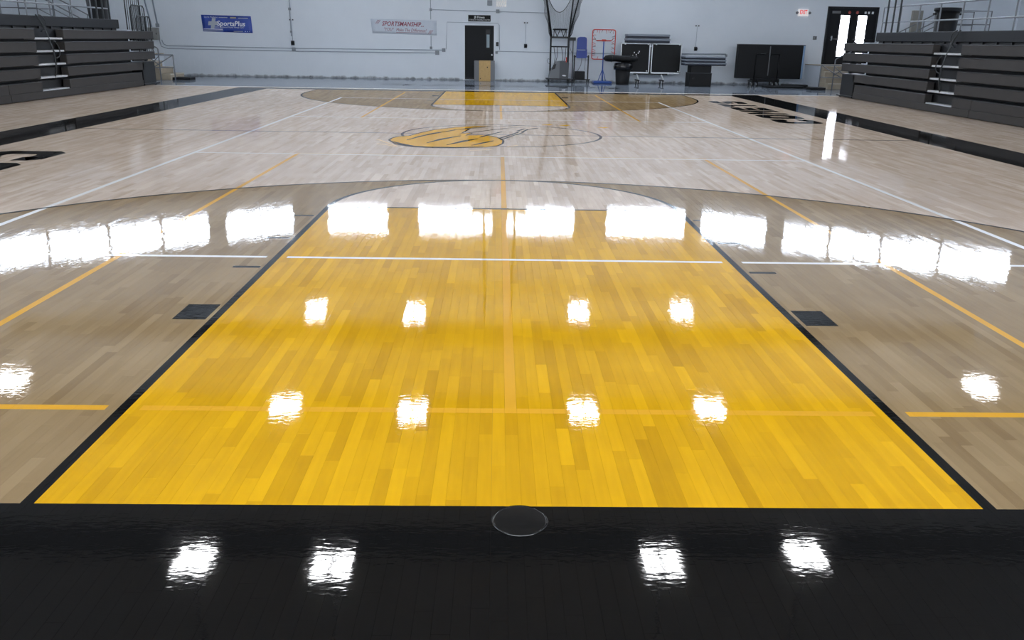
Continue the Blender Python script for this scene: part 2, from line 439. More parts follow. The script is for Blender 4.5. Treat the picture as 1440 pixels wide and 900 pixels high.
upper_wall(None, (-9, WY-.02), (9, WY-.02), [(1.5, 4.1), (5.5, 8.7), (9.4, 12.35), (13.8, 17.3)], 1)
W6 = [(.5, 3.4), (4.15, 5.95), (6.07, 7.92), (8.04, 10.02), (10.14, 12.4)]
for k in range(9):           # unseen window row added behind the camera to brighten the far wall
    x = -18+4*k-.0
    wn = struct(MB().box(x+.2, x+3.6, BY, BY+.03, 5.0, 7.2).build('window_%d' % (20+k), M_pane_fill))
    MB().box(x+.15, x+3.65, BY, BY+.06, 4.95, 5.0).box(x+.15, x+3.65, BY, BY+.06, 7.2, 7.25).box(x+.15, x+.2, BY, BY+.06, 5, 7.2).box(x+3.6, x+3.65, BY, BY+.06, 5, 7.2).box(x+1.88, x+1.93, BY, BY+.06, 5, 7.2).build('window_frame', M_winfrm, wn)
upper_wall('wall_upper_left', (-8.6, WY-.02), (-19.9, 25.6), W6, 5)
upper_wall('wall_upper_right', (8.6, WY-.02), (19.9, 25.6), W6, 10)

# ------------------------------------------------------------------ painted lettering
def block_letter(ch):
    t, c, w_ = .29, .14, .84
    R = lambda a, b, d, e: [(a, d), (b, d), (b, e), (a, e)]
    oc = [(c, 0), (w_-c, 0), (w_, c), (w_, 1-c), (w_-c, 1), (c, 1), (0, 1-c), (0, c)]
    k = c*.35
    ic = [(t+k, t), (w_-t-k, t), (w_-t, t+k), (w_-t, 1-t-k), (w_-t-k, 1-t), (t+k, 1-t), (t, 1-t-k), (t, t+k)]
    ring = [[oc[i], oc[(i+1) % 8], ic[(i+1) % 8], ic[i]] for i in range(8)]
    if ch == 'O': return ring
    if ch == 'C': return [ring[i] for i in (0, 1, 3, 4, 5, 6, 7)] + [R(w_-t, w_, c, .36), R(w_-t, w_, .64, 1-c)]
    if ch == 'M': return [R(0, t, 0, 1), R(w_+.1-t, w_+.1, 0, 1), [(t, 1), (t, .62), (.45, .28), (.45, .62)], [(.45, .62), (.45, .28), (w_+.1-t, .62), (w_+.1-t, 1)]]
    if ch == 'E': return [R(0, t, 0, 1), R(t, w_, 0, t), R(t, w_-.1, .39, .61), R(t, w_, 1-t, 1)]
    if ch == 'T': return [R(.28, .28+t, 0, 1-t), R(0, w_, 1-t, 1)]
    if ch == 'S': return [R(c, w_-c, 0, t), R(c, w_-c, .39, .61), R(c, w_-c, 1-t, 1), R(0, t, .6, 1-c), R(w_-t, w_, c, .4),
                          [(0, 1-c), (c, 1-c), (c, 1)], [(w_, c), (w_-c, c), (w_-c, 0)], [(0, c), (c, 0), (c, t), (0, t+.08)], [(w_, 1-c), (w_-c, 1), (w_-c, 1-t), (w_, 1-t-.08)],
                          [(0, .6), (c, .39), (c, .6)], [(w_, .4), (w_-c, .61), (w_-c, .4)]]
def court_word(fn, size, pitch, m, lab):
    for i, ch in enumerate('COMETS'):
        mb = MB()
        for poly in block_letter(ch):
            mb.add([fn(i*pitch + u*size, v*size) for u, v in poly], [tuple(range(len(poly)))])
        o = mb.build('painted_letter', m, fl)
        for p in o.data.polygons:
            if p.normal.z < 0: p.flip()
        o['label'] = 'letter %s of the word COMETS, %s' % (ch, lab)
court_word(lambda u, v: (7.16-v*1.0/1.15, 15.95+u, .0012), 1.15, 1.19, M_ink, 'black paint beside the bleachers near the double doors')
court_word(lambda u, v: (-7.16-.12+v*1.0/1.15, 9.66-u, .0012), 1.15, 1.19, M_ink, 'black paint on the wood near the blue banner side')
court_word(lambda u, v: (-4.35+u*1.15, 28.6+v*1.1, .0006), 1.25, 1.31, M_ink2, 'dark paint on the grey end apron')

# ------------------------------------------------------------------ centre emblem (gold comet shape with tail strokes, no face)
def emblem():
    cx, cy = 0.0, 42*FT
    def P(u, v): return None
    FW = Vector
    # outline given on the floor in metres (x, y)
    import_pts = EMB_BODY
    mb = MB(); z = .0011
    mb.add([(x, y, z) for x, y in import_pts], [tuple(range(len(import_pts)))])
    o = mb.build('painted_emblem', M_gold, fl); o['label'] = 'gold comet emblem painted across the centre circle'
    for p in o.data.polygons:
        if p.normal.z < 0: p.flip()
    def stroke(pts, wd, m=M_ink, nm='emblem_stroke'):
        mb = MB(); n = len(pts); vs = []
        for i, p in enumerate(pts):
            p = Vector((*p, 0)); a = Vector((*pts[max(i-1, 0)], 0)); b = Vector((*pts[min(i+1, n-1)], 0))
            d = (b-a).normalized(); e = Vector((-d.y, d.x, 0)); ww = wd[i] if isinstance(wd, list) else wd
            vs += [(p.x+e.x*ww/2, p.y+e.y*ww/2, .0016), (p.x-e.x*ww/2, p.y-e.y*ww/2, .0016)]
        mb.add(vs, [(2*i, 2*i+1, 2*i+3, 2*i+2) for i in range(n-1)])
        s = mb.build(nm, m, o)
        for p in s.data.polygons:
            if p.normal.z < 0: p.flip()
    stroke(import_pts+[import_pts[0]], .035)
    for pts, wd, m in EMB_STROKES: stroke(pts, wd, m)
def floor_pt(u, v):                    # where a court marking lies on the floor
    d = CF + CR*((u-720)/CFOC) - CU*((v-450)/CFOC); t = -CAM.z/d.z
    return (round(CAM.x+t*d.x, 3), round(CAM.y+t*d.y, 3))
fp = lambda l: [floor_pt(*p) for p in l]
EMB_BODY = fp([(547, 197), (551, 194), (560, 192), (575, 191), (590, 187), (610, 182.5), (640, 179), (670, 177.5), (690, 177.2), (665, 179.5), (645, 182), (660, 181.5), (650, 187), (664, 187.5),
               (655, 190.5), (672, 190), (684, 190.5), (692, 191.5), (702, 194), (708, 198), (707, 202), (700, 205), (685, 207), (660, 208), (630, 208.2), (600, 208), (575, 206), (557, 203)])
EMB_STROKES = [
    (fp([(553, 199), (565, 203), (580, 205.5), (600, 207), (640, 207.6), (680, 206.5)]), [.02, .12, .10, .12, .12, .03], M_ink),
    (fp([(572, 197), (590, 192), (612, 187), (640, 183.5)]), [.02, .07, .06, .02], M_ink),
    (fp([(600, 201), (622, 195.5), (648, 191)]), [.02, .10, .03], M_ink),
    (fp([(628, 204), (652, 198.5), (672, 195)]), [.02, .11, .03], M_ink),
    (fp([(663, 204.5), (682, 200.5), (694, 198)]), [.02, .08, .03], M_ink),
    (fp([(675, 193), (690, 189), (706, 185.3)]), .05, M_ink),
    (fp([(701, 195), (720, 189), (730, 185.5)]), .05, M_ink),
    (fp([(704, 197), (724, 190), (736, 186.5)]), .04, M_ink),
    (fp([(727, 184.5), (738, 181)]), .05, M_ink), (fp([(734, 186), (742, 182), (757, 180)]), .05, M_ink),
    (fp([(646, 188.5), (690, 183), (720, 179.5), (745, 178.5)]), .035, M_ink),
    (fp([(600, 190), (640, 182.5), (690, 178.5), (730, 176.5)]), .035, M_ink),
    (fp([(529, 196), (533, 196.5), (545, 201), (559, 206)]), .04, M_tan), (fp([(530, 202), (545, 204), (555, 206)]), .04, M_tan),
    (fp([(660, 211.5), (680, 211), (692, 210)]), .05, M_tan), (fp([(713, 206.5), (728, 204.5)]), .04, M_tan),
    (fp([(763, 175.2), (770, 175.8), (775, 175)]), [.1, .2, .1], M_gold), (fp([(787, 176.2), (793, 176.6), (800, 175.8)]), [.1, .25, .1], M_gold),
    (fp([(842, 179), (848, 180), (854, 179)]), [.1, .15, .1], M_gold)]
emblem()

# round cover plate let into the floor at the baseline
t = thing('floor_cover_plate', (.02, -.098, .001), 'round black cover plate with a bright rim let into the black baseline', 'floor plate')
MB().lathe((.02, -.098, .0005), [(.098, 0), (.098, .0015), (.094, .0018), (.02, .0018)], 32).build('plate', gloss_paint('plate_black', (22, 22, 22), .34, .12), t)
MB().tube([(.02+.101*math.cos(a*math.pi/20), -.098+.101*math.sin(a*math.pi/20),   .0014) for a in range(40)], .0016, 5, True).build('rim', mat('worn_steel', (52, 52, 50), .2, metal=.9), t)

# ================================================================== BLEACHERS
def bleacher(sg, xf, ends, aisle, label, endrail):
    # sg -1 left / +1 right ; xf face |x| ; ends = far ends (rows 1-2, rows 3-5, top)
    Y0 = 7.0
    t = thing('bleacher', (sg*(xf+.5), 17.0, 0), label, 'bleachers')
    def bx(mb, a, b, y0, y1, z0, z1, bev=0): return mb.box(sg*a, sg*b, y0, y1, z0, z1, bev)
    body = MB(); bx(body, xf+.30, xf+.95, Y0, ends[0]-.05, 0, 1.72); bx(body, xf+.36, xf+.95, Y0, ends[2]-.1, 1.72, 1.80); body.build('under_frame', M_bl_d, t)
    joints = [Y0, 12.3, 18.0, ends[0]]
    for a, b in zip(joints[:-1], joints[1:]):
        bx(MB(), xf-.02, xf+.05, a+.012, b-.004, .015, .195, .006).build('toe_board', M_bl, t)
    tops = [.435, .755, 1.075, 1.40, 1.712]
    aisles = [aisle, (aisle[0]-7.6, aisle[1]-7.6)]
    for k, zt in enumerate(tops):
        end = ends[0] + (.0 if k == 0 else .22) if k < 2 else ends[1]+(k-2)*.02
        zb = zt-.245
        cuts = [Y0] + [c for a in sorted(aisles) for c in a] + [end]
        for i in range(0, len(cuts), 2):
            a, b = cuts[i], cuts[i+1]
            if i+2 >= len(cuts) or a > 18.0 or b < 18.0 or k > 0: segs = [(a, b)]
            else: segs = [(a, 18.0), (18.0, b)]
            for p, q in segs:
                sb = bx(MB(), xf, xf+.20, p, q-.006, zb, zt-.012, .012).build('seat_board', M_bl, t)
                bx(MB(), xf-.004, xf+.24, p, q-.006, zt-.014, zt, .003).build('seat_nosing', M_bl_edge, sb)
        for a in aisles:                        # step set back in the aisle
            st = bx(MB(), xf+.03, xf+.30, a[0]+.015, a[1]-.015, zb-.012, zb+.035, .006).build('aisle_step', M_step, t)
            bx(MB(), xf+.22, xf+.30, a[0]+.015, a[1]-.015, zb+.045, zt, 0).build('aisle_riser', M_bl_d if k < 4 else M_bl_top, st)
    bx(MB(), xf+.30, xf+.42, Y0, ends[2], 1.775, 2.035, .01).build('top_board', M_bl_top, t)
    for yb in np.arange(Y0+.4, ends[2], .62):
        bx(MB(), xf+.31, xf+.36, yb, yb+.06, 1.70, 1.775).build('top_bracket', M_bl_d, t)
    # closing box under the overhanging rows
    e = ends[0]
    bo = bx(MB(), xf-.0, xf+.5, e+.10, e+1.12, .07, .74, .012).build('end_box', M_bl_d, t)
    bx(MB(), xf-.03, xf+.55, e+.05, e+1.32, .025, .075, .01).build('plinth', M_blackm, bo)
    bx(MB(), xf-.005, xf+.5, e+.08, e+1.14, .74, .755, .003).build('lid', M_bl_edge, bo)
    for yy_ in (e+.16, e+1.2): MB().tube([(sg*(xf+.03), yy_, .02), (sg*(xf+.10), yy_, .02)], .02, 10).build('caster', M_blackm, bo)
    for k in range(3):
        bx(MB(), xf+.24, xf+.30, ends[0]+.05, ends[1]-.05, tops[k+2]-.30, tops[k+2]-.24).build('support_arm', M_bl_d, t)
    MB().box(sg*(xf+.26), sg*(xf+.34), ends[1]-.12, ends[1]-.04, 0, 1.75).build('end_post', M_bl_d, t)
    # aisle hand rails with loops
    for a in aisles:
        ym = (a[0]+a[1])/2
        pole = [(sg*(xf+.27), ym-.02, 2.06), (sg*(xf+.10), ym-.01, 1.75), (sg*(xf-.04), ym+.02, 1.15), (sg*(xf-.03), ym+.05, .78), (sg*(xf+.06), ym+.06, .46)]
        MB().tube(pole, .021, 8).build('aisle_rail', M_rail_d, t)
        lp = [(sg*(xf-.05), ym+.02+.28*math.sin(x)*(1-.25*math.cos(x)), 1.21+.22*math.cos(x)) for x in np.linspace(0, math.pi, 12)]
        MB().tube(lp, .015, 6).build('rail_loop', M_rail_d, t)
        lp = [(sg*(xf+.20), ym+.28*math.sin(x), 1.85+.2*math.cos(x)) for x in np.linspace(0, math.pi, 12)]
        MB().tube(lp, .015, 6).build('rail_loop', M_rail_d, t)
    if endrail:
        yb = ends[1]
        for k, (xo, y0, y1, z0, z1) in enumerate(((.04, yb-1.12, yb-.03, 1.05, 2.17), (.20, yb-1.10, yb-.02, 1.4, 2.50), (.36, yb-1.1, yb, 1.75, 3.2))):
            x = sg*(xf+xo); c = .09
            fr = [(x, y0, z0), (x, y0, z1-c), (x, y0+c, z1), (x, y1-c, z1), (x, y1, z1-c), (x, y1, z0)]
            g = MB().tube(fr, .018, 6).build('guard_rail', M_rail_d, t)
            for yb_ in np.linspace(y0, y1, 8)[1:-1]:
                MB().tube([(x, yb_, z0), (x, yb_, z1)], .011, 5).build('rail_bar', M_rail_d, g)
    for yq, zq in ((ends[2]-.1, 3.4), (ends[2]-.55, 3.4), (ends[2]-.95, 3.4)):
        MB().box(sg*(xf+.50), sg*(xf+.54), yq, yq+.04, 1.7, zq).build('guard_post', M_rail_d, t)
    return t
bleacher(-1, 11.70, (25.85, 27.1, 25.25), (19.55, 21.0), 'long closed charcoal bleachers with black barred end rails, on the blue banner side', True)
bleacher(1, 11.43, (25.05, 26.3, 24.65), (18.9, 20.32), 'long closed charcoal bleachers standing before the double doors with bright glass', False)

# raised decks behind the bleachers, stairs and rails
def stairs(sg):
    side = 'double doors' if sg > 0 else 'grey electrical box'
    dk = struct(MB().box(sg*12.62, sg*SX, BY, 27.6, 0, 1.74).build('floor_deck_'+('right' if sg > 0 else 'left'), M_wall))
    if sg > 0:
        ld = struct(MB().box(12.85, SX, 31.95, WF-.001, 0, .84).build('floor_landing_right', M_wall))
        MB().box(12.83, SX, 31.93, WF-.001, .84, .87).build('landing_slab', M_conc, ld)
    else:
        ld = struct(MB().box(-13.96, -SX, 29.6, WF-.001, 0, .84).build('floor_landing_left', M_wall))
        MB().box(-13.94, -SX, 29.58, WF-.001, .84, .87).build('landing_slab', M_conc, ld)
    t = thing('stairs', (sg*13.4, 30.5, 0), 'short flight of tan concrete steps below the '+side, 'stairs')
    for k in range(4):
        z1 = .2175*(k+1)
        if sg > 0: st = MB().box(12.85, 14.4, 31.0+.24*k, 31.92, z1-.2175, z1, .008).build('step', M_conc, t); MB().box(12.85, 14.4, 30.99+.24*k, 31.02+.24*k, z1-.035, z1+.002).build('step_nosing', mat('pale_nosing', (205, 198, 184), .7), st)
        else: st = MB().box(-12.3-.4*k, -13.93, 29.9, 31.3, z1-.2175, z1, .008).build('step', M_conc, t); MB().box(-12.29-.4*k, -12.33-.4*k, 29.89, 31.31, z1-.035, z1+.002).build('step_nosing', mat('pale_nosing', (205, 198, 184), .7), st)
    t = thing('handrail', (sg*13, 31, 0), 'grey pipe hand rail with crossed braces at the steps by the '+side, 'handrail')
    x = sg*12.45; y = 30.9 if sg > 0 else 29.75; xb = sg*13.55
    if sg < 0: x = -12.08; xb = -13.1
    A0, A1 = Vector((x, y, 0)), Vector((x, y, .9)); B0, B1 = Vector((xb, y, 0)), Vector((xb, y, .9))
    for p, q in ((A0, A1), (B0, B1)): MB().tube([p, q], .024).build('post', M_pipe, t)
    MB().tube([A1, B1], .022).build('top_rail', M_pipe, t)
    MB().tube([(x, y, .45), (xb, y, .45)], .018).build('mid_rail', M_pipe, t)
    MB().tube([A1, (xb-sg*.05, y, .33)], .018).build('brace', M_pipe, t)
    xm = x+sg*.55
    MB().tube([(xm, y+.06, .85), (xb, y+.06, .42)], .018).build('brace', M_pipe, t)
    MB().tube([(xm, y+.06, .52), (xb, y+.06, .9)], .018).build('brace', M_pipe, t)
    MB().tube([(xm, y+.06, 0), (xm, y+.06, 1.10), (xm+sg*.05, y+.07, 1.15), (xm+sg*.6, y+.08, 1.42), (xm+sg*1.7, y+.09, 1.85), (xm+sg*1.7, y+.09, .0)], .024).build('sloping_rail', M_pipe, t)
    # deck railing
    t = thing('deck_railing', (sg*12.85, 20, 1.74), 'grey pipe railing along the raised deck behind the bleachers, '+('door side' if sg > 0 else 'banner side'), 'railing')
    x = sg*12.85; ye = 26.9 if sg > 0 else 26.6
    MB().tube([(x, 4, 2.86), (x, ye, 2.86)], .024).build('top_rail', M_pipe, t)
    MB().tube([(x, 4, 2.385), (x, ye, 2.385)], .022).build('mid_rail', M_pipe, t)
    yp = ye
    while yp > 4:
        MB().tube([(x, yp, 1.74), (x, yp, 2.86)], .022).build('post', M_pipe, t); yp -= 1.27
    # far stair rail on the deck
    t = thing('stair_railing', (sg*16.6, 31.9, .87), 'grey pipe stair railing sloping up on the far landing by the '+('door wall' if sg > 0 else 'electrical box wall'), 'railing')
    for yy_ in (31.9, 33.2):
        MB().tube([(sg*15.9, yy_, .87), (sg*15.9, yy_, 1.95), (sg*17.9, yy_, 3.0), (sg*19.3, yy_, 3.0), (sg*19.3, yy_, .87)], .024).build('sloping_rail', M_pipe, t)
        MB().tube([(sg*15.9, yy_, 1.45), (sg*17.9, yy_, 2.5), (sg*19.3, yy_, 2.5)], .018).build('mid_rail', M_pipe, t)
        for xx, zz_ in ((16.6, 2.3), (17.3, 2.7), (17.9, 3.0)): MB().tube([(sg*xx, yy_, .87), (sg*xx, yy_, zz_)], .02).build('post', M_pipe, t)
stairs(-1); stairs(1)

def trash_can(x, y, z, r, h, label, liner=False):
    t = thing('trash_can', (x, y, z), label, 'trash can')
    MB().lathe((x, y, z), [(r*.78, 0), (r*.80, .02), (r*.96, h*.93), (r*.96, h*.93), (r*.7, h*.9)], 24).build('barrel', M_black, t)
    rm = MB().lathe((x, y, z), [(r*.96, h*.9), (r*1.06, h*.91), (r*1.06, h), (r*1.0, h), (r*.95, h*.93)], 24).build('rim', M_black, t)
    for s in (-1, 1): MB().box(x+s*r*.98, x+s*r*1.14, y-.07, y+.07, z+h*.80, z+h*.86, .008).build('handle', M_black, t)
    if liner:
        a = [(r*.9, h*.7), (r*1.1, h*.72), (r*1.14, h*.86), (r*1.08, h*1.0), (r*.95, h*1.02), (r*.9, h*.92)]
        mb = MB().lathe((x, y, z), a, 24)
        mb.v = [(p[0]+random.uniform(-.014, .014), p[1]+random.uniform(-.014, .014), p[2]+random.uniform(-.02, .02)) for p in mb.v]
        mb.build('bin_liner', mat('black_bag', (24, 25, 28), .22), t)
    return t
trash_can(13.52, 24.0, 1.74, .36, 1.03, 'black trash can on the deck behind the railing, on the door side')
trash_can(-13.42, 27.1, 1.74, .36, 1.2, 'tall black trash can on the deck behind the railing, on the banner side')

# ================================================================== FAR WALL: doors, signs, boxes
FY = WF
def wallface(x, z): return lambda u, v, d: (x+u, FY-.02-d, z+v)
d1 = struct(MB().box(-1.47, -.27, FY-.035, FY+.01, .03, 2.17).build('door_1', M_door))
fr = MB().box(-1.56, -1.47, FY-.05, FY+.02, 0, 2.25).box(-.27, -.19, FY-.05, FY+.02, 0, 2.25).box(-1.47, -.27, FY-.05, FY+.02, 2.17, 2.25)
fr.build('door_frame', M_wall, d1)
MB().box(-.60, -.42, FY-.042, FY-.03, 1.28, 2.02).build('glass_frame', M_blackm, d1)
MB().box(-.57, -.45, FY-.046, FY-.04, 1.31, 1.82).build('glass', M_dglass, d1)
MB().lathe((-.345, FY-.035, 1.02), [(.035, 0), (.035, -.015), (.018, -.03), (.032, -.05), (.03, -.075), (.012, -.08)], 16, 'y').build('door_knob', M_silver, d1)
MB().box(-1.47, -.27, FY-.04, FY-.03, .03, .09).build('kick_strip', M_blackm, d1)

t = thing('door_sign', (-.87, FY, 2.33), 'black sign with two lines of white lettering above the single dark door', 'sign')
MB().box(-1.33, -.41, FY-.018, FY, 2.325, 2.572, .004).build('board', mat('sign_black', (9, 9, 10), .6, spec=.3), t)
text('lettering', 'JB Fitness', .12, M_white, lambda u, v, d: (-.87+u, FY-.019, 2.485+v), t, width=.44, bold=.002)
text('lettering', 'STRENGTH TRAINING CENTER', .075, M_white, lambda u, v, d: (-.87+u, FY-.019, 2.385+v), t, width=.86)

d2 = struct(MB().box(13.55, 15.58, FY-.03, FY+.01, .87, 3.1).build('door_2', M_door))
MB().box(13.5, 13.57, FY-.05, FY+.01, .87, 3.14).box(15.56, 15.62, FY-.05, FY+.01, .87, 3.14).box(13.5, 15.62, FY-.05, FY+.01, 3.09, 3.15).build('door_frame', M_blackm, d2)
for k, (x0, x1) in enumerate(((13.60, 14.545), (14.575, 15.53))):
    lf = MB().box(x0, x1, FY-.06, FY-.03, .89, 3.07, .004).build('door_leaf', M_door, d2)
    gx = 14.06 if k == 0 else 14.78
    MB().box(gx-.03, gx+.39, FY-.066, FY-.058, 1.17, 2.84).build('glass_stop', M_blackm, lf)
    MB().box(gx, gx+.36, FY-.072, FY-.06, 1.20, 2.81).build('glass', M_glassdoor, lf)
    MB().box(x0+.06, x1-.04, FY-.14, FY-.10, 1.86, 1.90, .01).build('push_bar', M_blackm, lf)
    MB().lathe((14.40 if k == 0 else 14.72, FY-.062, 2.93), [(.06, 0), (.06, -.004)], 20, 'y').build('red_sticker', mat('red_sticker', (170, 80, 72), .5), lf)
MB().box(13.68, 14.03, FY-.064, FY-.06, 2.88, 2.98).build('pale_sticker', mat('pale_sticker', (110, 112, 114), .5), d2)
for x in (15.02, 15.16, 15.32): MB().box(x, x+.08, FY-.064, FY-.06, 2.88, 2.97).build('white_sticker', M_white, d2)
MB().box(13.74, 13.77, FY-.16, FY-.06, 1.82, 2.0).build('door_handle', M_silver, d2)

t = thing('exit_sign', (12.48, FY, 2.76), 'white exit sign with red letters and two lamp heads on the back wall', 'exit sign')
MB().box(12.27, 12.69, FY-.07, FY, 2.755, 3.02, .01).build('case', M_exit, t)
text('lettering', 'EXIT', .23, M_exitred, lambda u, v, d: (12.48+u, FY-.0715, 2.90+v), t, width=.30, bold=.006)
for s in (-1, 1):
    MB().lathe((12.48+s*.26, FY-.06, 2.88), [(.04, .04), (.055, 0), (.05, -.05), (.03, -.055)], 14, 'y').build('lamp_head', M_grey, t)

# blue banner
def q_banner(name, pts, m, label, th=.012):
    # pts: corners in the plane of the wall (x,z), slightly slack
    t = thing(name, (sum(p[0] for p in pts)/4, FY, min(p[1] for p in pts)), label, 'banner')
    mb = MB(); nx, nz = 14, 5; vs = []; fs = []
    for j in range(nz+1):
        for i in range(nx+1):
            a, b = i/nx, j/nz
            x = (pts[3][0]*(1-a)+pts[2][0]*a)*(1-b)+(pts[0][0]*(1-a)+pts[1][0]*a)*b
            z = (pts[3][1]*(1-a)+pts[2][1]*a)*(1-b)+(pts[0][1]*(1-a)+pts[1][1]*a)*b
            y = FY-.012-.004*math.sin(a*9+b*2)*(1-abs(2*b-1))
            vs.append((x, y, z))
    n1 = len(vs); vs += [(x, FY-.001, z) for x, y, z in vs]
    W_ = nx+1
    for j in range(nz):
        for i in range(nx):
            a = j*W_+i; fs += [(a, a+1, a+1+W_, a+W_), (n1+a, n1+a+W_, n1+a+1+W_, n1+a+1)]
    edge = [i for i in range(W_)]+[j*W_+nx for j in range(1, nz+1)]+[nz*W_+i for i in range(nx-1, -1, -1)]+[j*W_ for j in range(nz-1, 0, -1)]
    for k in range(len(edge)): a, b = edge[k], edge[(k+1) % len(edge)]; fs.append((a, n1+a, n1+b, b))
    mb.add(vs, fs, True); mb.build('vinyl_sheet', m, t)
    return t
mbl = mat('banner_blue', (44, 72, 160), .4, noise=.35, nscale=1.6)
t = q_banner('sponsor_banner', [(-12.25, 2.40), (-10.23, 2.37), (-10.20, 1.72), (-12.22, 1.755)], mbl, 'blue vinyl banner reading SportsPlus with a silver cross on the block wall')
BF = lambda x, z, s=0: (lambda u, v, d: (x+u, FY-.021, z+v+s*u))
Ms = mat('silver_print', (176, 182, 192), .4); Mw2 = mat('banner_white', (235, 238, 245), .5); Mgold2 = mat('banner_gold', (190, 178, 140), .5)
cr = MB()
sk = lambda u, v: (-11.78+u+v*.22, FY-.0205, 2.075+v)
a_, b_ = .20, .075
cp = [(-b_, -a_), (b_, -a_), (b_, -b_), (a_, -b_), (a_, b_), (b_, b_), (b_, a_), (-b_, a_), (-b_, b_), (-a_, b_), (-a_, -b_), (-b_, -b_)]
cr.add([sk(*p) for p in cp], [tuple(range(12))])
cr.build('silver_cross', Ms, t)
text('lettering', 'SportsPlus', .27, Mw2, BF(-11.06, 2.065, -.012), t, width=1.15, bold=.006, shear=.15)
text('lettering', 'Sports Medicine', .085, Mw2, BF(-11.86, 2.315, -.012), t, width=.55)
text('lettering', 'Sports Medicine and Physical Therapy Center', .075, Mw2, BF(-11.13, 1.93, -.012), t, width=1.2)
for x, z, wd, m in ((-11.36, 2.305, .36, Ms), (-10.55, 2.29, .40, Ms), (-11.80, 1.85, .78, Mw2), (-11.80, 1.79, .80, Ms), (-10.78, 1.775, .38, Ms), (-10.50, 1.775, .04, Mw2), (-10.41, 1.775, .04, Mw2), (-10.32, 1.775, .04, Ms)):
    MB().box(x-wd/2, x+wd/2, FY-.0205, FY-.0195, z-.014, z+.014).build('fine_print', m, t)
MB().box(-11.07, -10.83, FY-.0205, FY-.0195, 2.275, 2.325).build('gold_print', Mgold2, t)

t = q_banner('sportsmanship_banner', [(-5.34, 2.36), (-2.63, 2.33), (-2.63, 1.76), (-5.28, 1.80)], mat('banner_white_vinyl', (208, 216, 226), .5, noise=.02), 'white vinyl banner reading SPORTSMANSHIP in red italics on the block wall')
Mrd = mat('banner_red', (150, 62, 84), .5)
text('lettering', 'SPORTSMANSHIP...', .24, Mrd, BF(-4.02, 2.165, -.012), t, width=1.72, shear=.28, bold=.004)
text('lettering', '"YOU"', .17, Mrd, BF(-4.62, 1.955, -.012), t, width=.40, shear=.28)
text('lettering', 'Make The Difference!', .17, Mrd, BF(-3.68, 1.935, -.012), t, width=1.25, shear=.28)
MB().box(-4.30, -3.05, FY-.0205, FY-.0195, 1.838, 1.852).build('underline', Mrd, t)
for x, z in ((-5.08, 2.24), (-2.93, 1.87)):
    mb = MB()
    for k in range(3):
        o = k*.05; mb.add([(x-.08+o, FY-.0205, z-.09), (x-.045+o, FY-.0205, z-.06), (x+.06+o, FY-.0205, z+.09), (x+.025+o, FY-.0205, z+.07)], [(0, 1, 2, 3)])
    mb.build('diagonal_stripes', Mrd, t)

# electrical boxes, conduits and fixtures on the wall
def conduit(label, runs, boxes=(), r=.016):
    p0 = runs[0][0]
    t = thing('electrical_conduit', (p0[0], FY, p0[1]), label, 'conduit')
    for k, run in enumerate(runs): MB().tube([(x, FY-.004-r, z) for x, z in run], r, 6).build('pipe', mat('conduit_paint', (150, 160, 172), .5), t)
    for x, z, s in boxes: MB().box(x-s, x+s, FY-.065, FY-.003, z-s, z+s, .006).build('junction_box', mat('junction_paint', (140, 146, 152), .5), t)
conduit('two parallel grey conduits running along the wall below the banners', [[(-13.95, 1.40), (-13.9, 1.24), (-13.75, 1.17), (-8.4, 1.15), (-2.35, 1.18)], [(-14.05, 1.40), (-14.0, 1.14), (-13.75, 1.06), (-8.4, 1.04), (-2.55, 1.06)]], [(-8.55, 1.11, .07), (-2.35, 1.18, .07), (-2.62, 1.07, .08)])
conduit('grey conduit rising from the electrical box beside the stairs', [[(-14.05, 1.89), (-14.3, 4.6)], [(-14.3, 1.89), (-14.75, 4.6)]], [(-14.06, 1.96, .07)], .03)
conduit('thin grey conduit dropping beside the SportsPlus banner with small boxes', [[(-8.62, 4.5), (-8.62, 1.62)]], [(-8.62, 2.68, .05), (-8.62, 1.80, .035)])
conduit('thin grey conduit dropping behind the SPORTSMANSHIP banner', [[(-2.87, 4.5), (-2.87, 2.37)], [(-2.87, 1.74), (-2.87, 1.24)]], [(-2.86, 2.75, .05), (-2.87, 1.26, .05)], .012)
conduit('thin grey conduit running high along the wall above the door sign', [[(-2.8, 2.75), (-.1, 2.72), (1.9, 2.70)]], [(-.12, 2.73, .07), (-.45, 3.05, .1)], .012)
conduit('thin grey conduit looping over the single dark door', [[(-2.25, 1.22), (-2.2, 2.28), (-.12, 2.27), (-.05, 2.2), (-.03, 1.22)]], [], .010)
conduit('grey conduit running low behind the shooting machine', [[(-.12, 1.17), (1.8, 1.16), (4.85, 1.15)]], [(-.15, 1.12, .05)], .013)
conduit('white raceway with an end box above the stacked mats', [[(7.4, 1.19), (9.45, 1.21)]], [(9.45, 1.15, .05)], .022)
t = thing('electrical_box', (-14.2, FY, 1.40), 'grey steel electrical box on the wall beside the left stairs', 'electrical box')
MB().box(-14.42, -14.02, FY-.2, FY, 1.40, 1.87, .01).build('case', M_box, t)
MB().box(-14.40, -14.04, FY-.212, FY-.2, 1.42, 1.85, .004).build('cover', M_box, t)
MB().box(-14.09, -14.06, FY-.225, FY-.21, 1.6, 1.66).build('latch', M_blackm, t)
t = thing('electrical_box', (17.2, FY, 2.4), 'tall beige electrical box on the wall behind the door side railing', 'electrical box')
MB().box(17.0, 17.4, FY-.2, FY, 2.2, 3.05, .01).build('case', mat('beige_steel', (150, 148, 140), .5), t)
MB().box(17.02, 17.38, FY-.212, FY-.2, 2.22, 3.03, .004).build('cover', mat('beige_steel', (150, 148, 140), .5), t)
